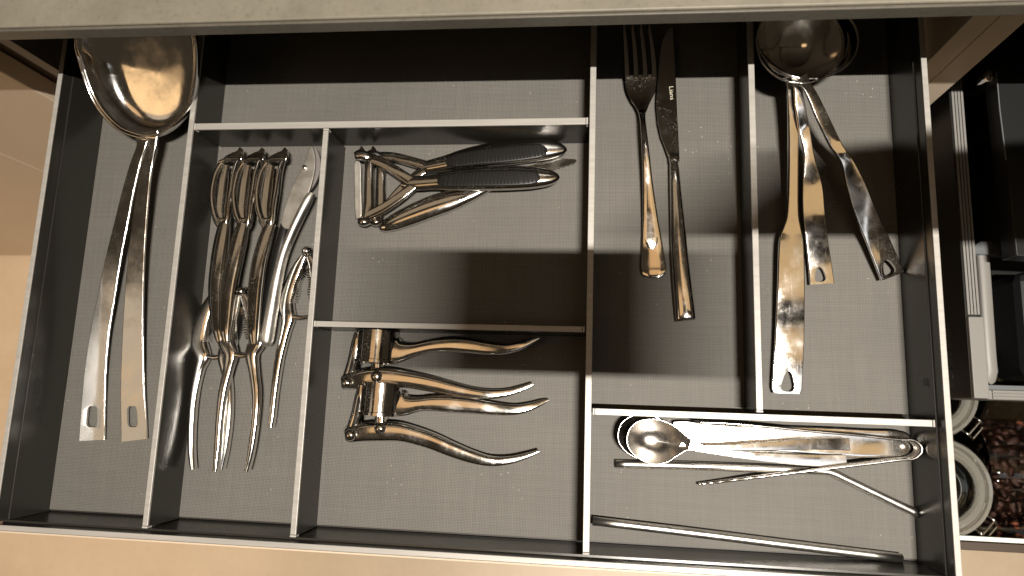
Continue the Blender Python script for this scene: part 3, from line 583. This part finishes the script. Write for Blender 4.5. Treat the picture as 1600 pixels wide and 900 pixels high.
# ------------------------------------------------------------------ small spoons, tongs, straws
def small_spoon(label, rim_px, c_px, zr, depth, hp):
    c = at(*c_px, zr); t = thing('small_spoon', label, 'spoon', (c.x, c.y, 0), 'short handled spoons on the tongs')
    bowl('bowl', [at(x, y, zr) for x, y in smooth_outline(rim_px, 5)], c, depth, 2.4, SATIN, t, .001, 14)
    strip('handle', hp, CLEAN, t, 9, 18, 5, .04)
rs = [(980, 690), (984, 671), (998, 659), (1017, 655.5), (1036, 658), (1056, 668), (1074, 683), (1096, 700), (1076, 702), (1058, 712), (1042, 722), (1022, 725), (1002, 718), (987, 706)]
small_spoon('round bowled small spoon lying on top at the left', rs, (1020, 690), .026, .012,
    [(1078, 694, 25.5, 20, 1.2), (1094, 699, 25, 11, 1.8), (1110, 700, 24.5, 9, 2.4), (1150, 699, 23.5, 11, 2.6), (1200, 697, 21.5, 14, 2.4), (1260, 694, 18.5, 17, 2.2), (1310, 694, 16, 19, 2), (1327, 694, 15.4, 19, 1.8)])
rs2 = [(x - 14, y + (-7 if y < 690 else -6)) for x, y in rs]
small_spoon('small spoon half hidden beneath the round bowled one', rs2, (1006, 683), .019, .012,
    [(1066, 690, 18.5, 20, 1.2), (1088, 700, 18, 11, 1.8), (1120, 706, 17, 10, 2.4), (1170, 712, 16, 13, 2.4), (1230, 717, 14.5, 16, 2.2), (1290, 720, 13, 19, 2), (1322, 720, 12.4, 19, 1.8)])
# serving tongs lying flat
ft0 = at(1250, 690, 0); ft = thing('serving_tongs', 'broad serving tongs lying flat along the crosswise divider', 'tongs', (ft0.x, ft0.y, 0))
strip('arm', [(1052, 668, 9, 20, 1), (1070, 672, 9, 30, 1.2), (1100, 680, 9, 38, 1.4), (1150, 684, 9, 40, 1.5), (1220, 686, 8.5, 41, 1.5), (1300, 690, 8, 44, 1.5), (1360, 693, 7.5, 44, 1.5), (1400, 693, 7, 42, 1.5), (1418, 693, 6.6, 34, 1.5), (1425, 693, 6.4, 16, 1.2)], CLEAN, ft, 3.6, 18, 5, .05)
strip('arm', [(1052, 673, 3.5, 16, 1), (1100, 682, 3.5, 34, 1.4), (1220, 686, 3.2, 38, 1.4), (1360, 692, 3, 42, 1.5), (1414, 693, 3, 34, 1.4)], CLEAN, ft, 3.6, 18, 5)
# ice tongs standing on edge: bent band with scalloped tips
tg0 = at(1430, 705, 0); tg = thing('ice_tongs', 'bent band tongs standing on edge with scalloped tips', 'tongs', (tg0.x, tg0.y, 0))
def band(name, P, h0, m, parent, scallop):
    """upright band: pixel points measured at its upper edge (px,py,z top mm, height mm)"""
    Q = cr(P, 10); V = []; F = []; n = len(Q)
    for i, (x, y, zt, h) in enumerate(Q):
        c = at(x, y, zt / 1000); d = 0.
        if scallop and i < scallop: d = .0007 * abs(math.sin(i * .9))
        V += [c - Vector((0, 0, d)), c - Vector((0, 0, h * .5 / 1000)), c - Vector((0, 0, h / 1000 - d))]
        if i:
            p = 3 * (i - 1); F += [(p, p + 3, p + 4, p + 1), (p + 1, p + 4, p + 5, p + 2)]
    o = obj(name, (V, F), m, parent, 60); solid(o, .0019, 0); return o
band('band', [(1092, 757, 8, 6), (1120, 753.8, 10, 8), (1180, 746.5, 15, 13), (1240, 739.2, 18, 15), (1300, 731.8, 20, 16), (1360, 724.5, 21, 15), (1405, 719, 22, 12), (1428, 717, 22, 12), (1440, 708, 22, 12), (1440, 697, 22, 12), (1428, 688, 22, 12), (1405, 687, 22, 12), (1340, 680, 24, 12), (1270, 674, 26, 13), (1200, 667, 28, 13), (1140, 662, 28, 10), (1092, 660, 27, 6)], .012, SATIN, tg, 32)
st0 = at(1140, 730, 0); a = [at(962, 725, .005), at(1100, 728.5, .005), at(1230, 733.5, .0048), at(1285, 736, .0046), at(1303, 740, .0045), at(1318, 747, .0044), at(1345, 760, .004), at(1436, 804, .0036)]
hollow_tube('bent_straw', a, 0.0033, STRAWM, None, 18, 6)
tag(bpy.data.objects['bent_straw'], 'steel drinking straw with a bend, passing under the tongs', 'straw', 'steel drinking straws')
s2 = hollow_tube('straight_straw', [at(926, 814, .0078), at(1080, 832, .0066), at(1240, 852, .0056), at(1409, 872.5, .0046)], 0.0034, STRAWM, None, 18, 3)
tag(s2, 'straight steel drinking straw lying along the drawer front', 'straw', 'steel drinking straws')
# ------------------------------------------------------------------ bin pull-out on the right
ZP = -.07
bp = thing('bin_pull_out', 'dark bin pull-out with ribbed pale rims right of the cutlery drawer', 'pull-out', (.95, .3, ZP - .2))
xl = .7815
def pb(name, x0, x1, y0, y1, z0, z1, m, p=bp, bv=.0006): return bev(obj(name, box(x0, x1, y0, y1, z0, z1), m, p, smooth=False), bv)
lw = pb('side_wall', xl - .001, xl + .010, .119, .86, ZP - .13, ZP - .001, DGREY)
for k in range(4): pb('rim_rib', xl + .0004 + k * .0026, xl + .0024 + k * .0026, .1905, .86, ZP - .001, ZP + .0004, LGREY, lw, .0003)
pb('rim_cap', xl - .0006, xl + .0115, .119, .1885, ZP - .004, ZP + .0028, LGREY, lw, .0008)
pb('rail_trim', xl - .0018, xl - .0011, .196, .86, ZP - .06, ZP - .0585, MGREY, lw, .0002)
rw = pb('side_wall', 1.30, 1.311, .119, .86, ZP - .13, ZP, DGREY)
fr = pb('front_rail', xl + .0122, 1.2995, .1185, .1265, ZP - .06, ZP - .0025, LGREY)
for k in range(3): pb('rail_rib', xl + .016, 1.299, .1192 + k * .0026, .1212 + k * .0026, ZP - .0024, ZP - .0008, LGREY, fr, .0003)
pb('rail_back', xl + .0122, 1.2995, .1267, .131, ZP - .06, ZP - .006, MGREY)
pb('floor_tray', xl + .0105, 1.2995, .1315, .86, ZP - .13, ZP - .125, DGREY)
pb('back_wall', xl + .0105, 1.2995, .85, .86, ZP - .12, ZP - .01, DGREY)
cp = thing('bin_divider', 'grey clip-on divider bracket across the dark bin pull-out', 'bracket', (.85, .24, ZP - .05))
y0 = at(1530, 388, ZP - .012).y
pb('crossbar', xl + .0105, 1.05, y0 - .006, y0 + .006, ZP - .024, ZP - .016, MGREY, cp, .001)
px_plate('clip', [(1516, 388), (1529, 379), (1533, 376), (1550, 377), (1556, 383), (1564, 390), (1562, 396), (1548, 398), (1524, 397), (1516, 394)], ZP - .012, .008, MGREY, cp, .001)
bn = thing('waste_bin', 'black waste bin with pale rounded rim inside the pull-out', 'bin', (.9, .2, ZP - .12))
rp = [at(1531, 400, ZP - .02), at(1534, 440, ZP - .02), at(1538, 500, ZP - .02), at(1542, 560, ZP - .02), at(1544, 580, ZP - .02), at(1541, 592, ZP - .02), at(1536, 596, ZP - .02)]
rr = []
for i, p in enumerate(rp): rr.append((p + Vector((.0015, 0, 0)), .0052, .0045, 0))
obj('rim', loft(rr, 12, 4), LGREY, bn, 50)
pb('bin_wall', at(1534, 440, ZP - .02).x - .014, at(1534, 440, ZP - .02).x - .003, .135, y0 - .008, ZP - .12, ZP - .03, DGREY, bn, .002)
pb('bin_body', .86, 1.2, .14, y0 - .01, ZP - .124, ZP - .06, DGREY, bn, .01)
b2t = thing('storage_box', 'black box with small round knob at the far end of the pull-out', 'box', (.9, .5, ZP - .05))
pz = ZP + .03
px_plate('panel', [(1556, 100), (1572, 250), (1588, 400), (1800, 410), (1800, 60), (1556, 60)], pz, .02, DGREY, b2t, .001)
tube('edge_trim', [at(1557, 112, pz + .0006), at(1562, 170, pz + .0006), at(1572, 250, pz + .0006)], .0006, MGREY, b2t, 8)
lathe('knob', [(0, .006), (.004, .0055), (.0062, .003), (.0066, 0), (.0062, -.03)], at(1548, 119, ZP + .02), (0, 0, 1), STEEL, b2t, 24)
# faint lettering on the outside of the pull-out wall
a0 = Vector((xl - .0011, 0, ZP - .040)); ya = .186
text_on('lettering', 'NINKAPLAST', Vector((xl - .0013, ya, ZP - .036)), Vector((0, -1, 0)), Vector((0, 0, 1)), .058, .010, FAINT, lw)
# ------------------------------------------------------------------ jar drawer below
ZJ = -.17
jd = thing('jar_drawer', 'dark lower drawer with glass front holding storage jars', 'drawer', (1.0, .2, ZJ - .14))
pb('bottom', .775, 1.30, .0, .8, ZJ - .135, ZJ - .125, DGREY, jd)
yg = at(1540, 842.5, ZJ).y
g = pb('glass_front', .775, 1.30, yg - .002, yg + .002, ZJ - .12, ZJ - .0012, GLASS, jd, .0004)
pb('glass_edge_glint', .775, 1.30, yg - .0021, yg + .0021, ZJ - .0011, ZJ, EDGE_GLINT, g, .0003)  # opaque pale strip painting the bright line of the lit glass edge
pb('front_board', .772, 1.30, yg - .012, yg - .004, ZJ - .135, ZJ - .006, BROWN, jd)
pb('side_wall', .770, .7745, yg, .8, ZJ - .135, ZJ - .03, DGREY, jd)
def upright_jar(label, c_px, r, zt, fill):
    c = at(*c_px, zt); t = thing('storage_jar', label, 'jar', (c.x, c.y, zt - .11), 'swing top glass jars in the lower drawer')
    lathe('glass_body', [(0, -.118), (r * .92, -.118), (r, -.112), (r, -.03), (r * .93, -.018), (r * .93, -.010), (r * .88, -.010), (r * .88, -.02), (r * .95, -.032), (r * .95, -.108), (0, -.112)], c, (0, 0, 1), GLASS, t, 44)
    lathe('lid_rim', [(r * .96, -.009), (r, -.006), (r, -.002), (r * .96, .0012), (r * .9, .0006), (r * .86, -.003), (r * .8, -.003), (r * .76, .0025), (r * .69, .0035), (r * .64, .001), (r * .64, -.009)], c, (0, 0, 1), LIDG, t, 44)
    lathe('lid', [(r * .635, -.001), (r * .56, -.004), (r * .46, -.0045), (r * .4, -.002), (r * .2, 0), (0, .0005), (0, -.003), (r * .4, -.005), (r * .635, -.007)], c, (0, 0, 1), GLASS, t, 44)
    n = 40; tube('wire', [c + Vector((math.cos(2 * math.pi * k / n) * r * 1.01, math.sin(2 * math.pi * k / n) * r * 1.01, -.012)) for k in range(n)], .0011, STEEL, t, 8, 1, True)
    for a_ in (-.72,):
        d = Vector((math.cos(a_), math.sin(a_), 0)); e = Vector((-d.y, d.x, 0)); b0 = c + d * r * .98
        for q in (-1, 1): tube('clasp', [b0 + e * q * .009 + Vector((0, 0, -.002)), b0 + d * .006 + e * q * .009 + Vector((0, 0, .001)), b0 + d * .014 + e * q * .008 - Vector((0, 0, .006))], .0011, STEEL, t, 8, 3)
        tube('clasp', [b0 + d * .014 + e * .008 - Vector((0, 0, .006)), b0 + d * .014 - e * .008 - Vector((0, 0, .006))], .0014, STEEL, t, 8)
        tube('clasp', [b0 + d * .006 + e * .009 + Vector((0, 0, .001)), b0 + d * .006 - e * .009 + Vector((0, 0, .001))], .0012, STEEL, t, 8)
    lathe('contents', [(0, -.106), (r * .93, -.106), (r * .93, -.022), (r * .8, -.014), (0, -.013)], c, (0, 0, 1), fill, t, 30)
upright_jar('upright glass swing top jar nearest the drawer front', (1470, 762), .0485, ZJ - .005, BEAN)
upright_jar('upright glass swing top jar farther back, mostly behind the drawer rim', (1453, 612), .0465, ZJ - .005, OATS)
def lying_jar(label, y_px, r, zc, x_px0, x_px1, fill_mat, beans, clab):
    a = at(x_px0, y_px, zc); b = at(x_px1, y_px, zc); b.y = a.y
    t = thing('storage_jar', label, 'jar', ((a.x + b.x) / 2, a.y, zc - r), 'swing top glass jars in the lower drawer'); L = (b - a).length
    lathe('glass_body', [(0, 0), (r * .86, 0), (r * .97, .006), (r, .016), (r, L * .8), (r * .92, L * .9), (r * .66, L * .96), (r * .64, L), (r * .58, L), (r * .6, L * .95), (r * .86, L * .88), (r * .94, L * .79), (r * .94, .018), (r * .88, .009), (0, .006)], a, (1, 0, 0), GLASS, t, 48)
    lathe('lid', [(0, L + .012), (r * .45, L + .012), (r * .6, L + .008), (r * .67, L + .004), (r * .67, L + .0005), (0, L + .0005)], a, (1, 0, 0), LIDG, t, 40)
    n = 36; tube('wire', [Vector((a.x + L * .985, a.y + math.cos(2 * math.pi * k / n) * r * .68, zc + math.sin(2 * math.pi * k / n) * r * .68)) for k in range(n)], .0013, STEEL, t, 8, 1, True)
    for q in (-.25, .25):
        tube('wire', [Vector((a.x + L * .35, a.y + q * r, zc + r * 1.0)), Vector((a.x + L * .7, a.y + q * r, zc + r * .98)), Vector((a.x + L * .96, a.y + q * r, zc + r * .74))], .0009, STEEL, t, 8, 4)
    if beans:
        rnd = random.Random(3); bmb = bmesh.new()
        for k in range(420):
            th = rnd.uniform(.05, math.pi - .05) if k < 300 else rnd.uniform(0, 2 * math.pi); rad = r * (rnd.uniform(.74, .89) if k < 300 else rnd.uniform(.3, .84)); x = a.x + rnd.uniform(.014, L * .86)
            p = Vector((x, a.y + math.cos(th) * rad, zc + math.sin(th) * rad))
            M = Matrix.Translation(p) @ Matrix.Rotation(rnd.uniform(0, 6.28), 4, 'Z') @ Matrix.Rotation(rnd.uniform(-.5, .5) + (math.pi / 2 - th) * 0, 4, 'Y') @ Matrix.Diagonal((.0092, .0055, .0042, 1))
            bmesh.ops.create_icosphere(bmb, subdivisions=2, radius=1, matrix=M)
        tag(obj('beans', bmb, fill_mat, t), clab, kind='stuff')
    else:
        tag(lathe('contents', [(0, .012), (r * .92, .012), (r * .92, L * .78), (r * .8, L * .86), (0, L * .86)], a, (1, 0, 0), fill_mat, t, 40), clab)
lying_jar('glass jar of dark brown beans lying on its side', 730, .0585, ZJ - .062, 1492, 1590, BEAN, True, 'dark reddish brown beans')
lying_jar('glass jar of pale oat flakes lying behind the jar of beans', 592, .052, ZJ - .064, 1492, 1600, OATS, False, 'pale oat flakes')
# ------------------------------------------------------------------ the telephone that takes the picture (unseen, added to cast its shadow into the drawer)
def lit(p, z): p = Vector((p[0], p[1], 0)); return p + (LP - p) * (z / LP.z)
ph = thing('smartphone', 'smartphone with an added shadow casting plate, held above the drawer, seen only by its shadow', 'smartphone', (.42, .105, .572))
pc = [lit(q, .572) for q in ((.295, .127), (.55, .127), (.55, .228), (.295, .228))]
def slab(name, pts, m, th):
    bm = bmesh.new(); lo = [bm.verts.new((p.x, p.y, .568)) for p in pts]; hi = [bm.verts.new((p.x, p.y, .568 + th)) for p in pts]; k = len(pts)
    bm.faces.new(lo[::-1]); bm.faces.new(hi)
    for i in range(k): bm.faces.new((lo[i], lo[(i + 1) % k], hi[(i + 1) % k], hi[i]))
    return obj(name, bm, m, ph, smooth=False)
slab('body', pc, PHONE, .008)
slab('shadow_blocker', [lit(q, .572) for q in ((.505, .243), (1.0, .243), (1.0, .335), (.70, .322), (.60, .312), (.55, .278))], PHONE, .003)  # no real case part: added unseen plate imitating the shadow of an arm
slab('hinge', [lit(q, .572) for q in ((.52, .2283), (.54, .2283), (.55, .2428), (.53, .2428))], PHONE, .003)  # added tab joining the blocking plate to the phone
# ------------------------------------------------------------------ render
S.render.engine = 'CYCLES'
S.render.resolution_x = 1024; S.render.resolution_y = 576
S.cycles.use_denoising = True
S.cycles.max_bounces = 10; S.cycles.transmission_bounces = 10; S.cycles.caustics_reflective = False; S.cycles.caustics_refractive = False
S.cycles.sample_clamp_indirect = 6
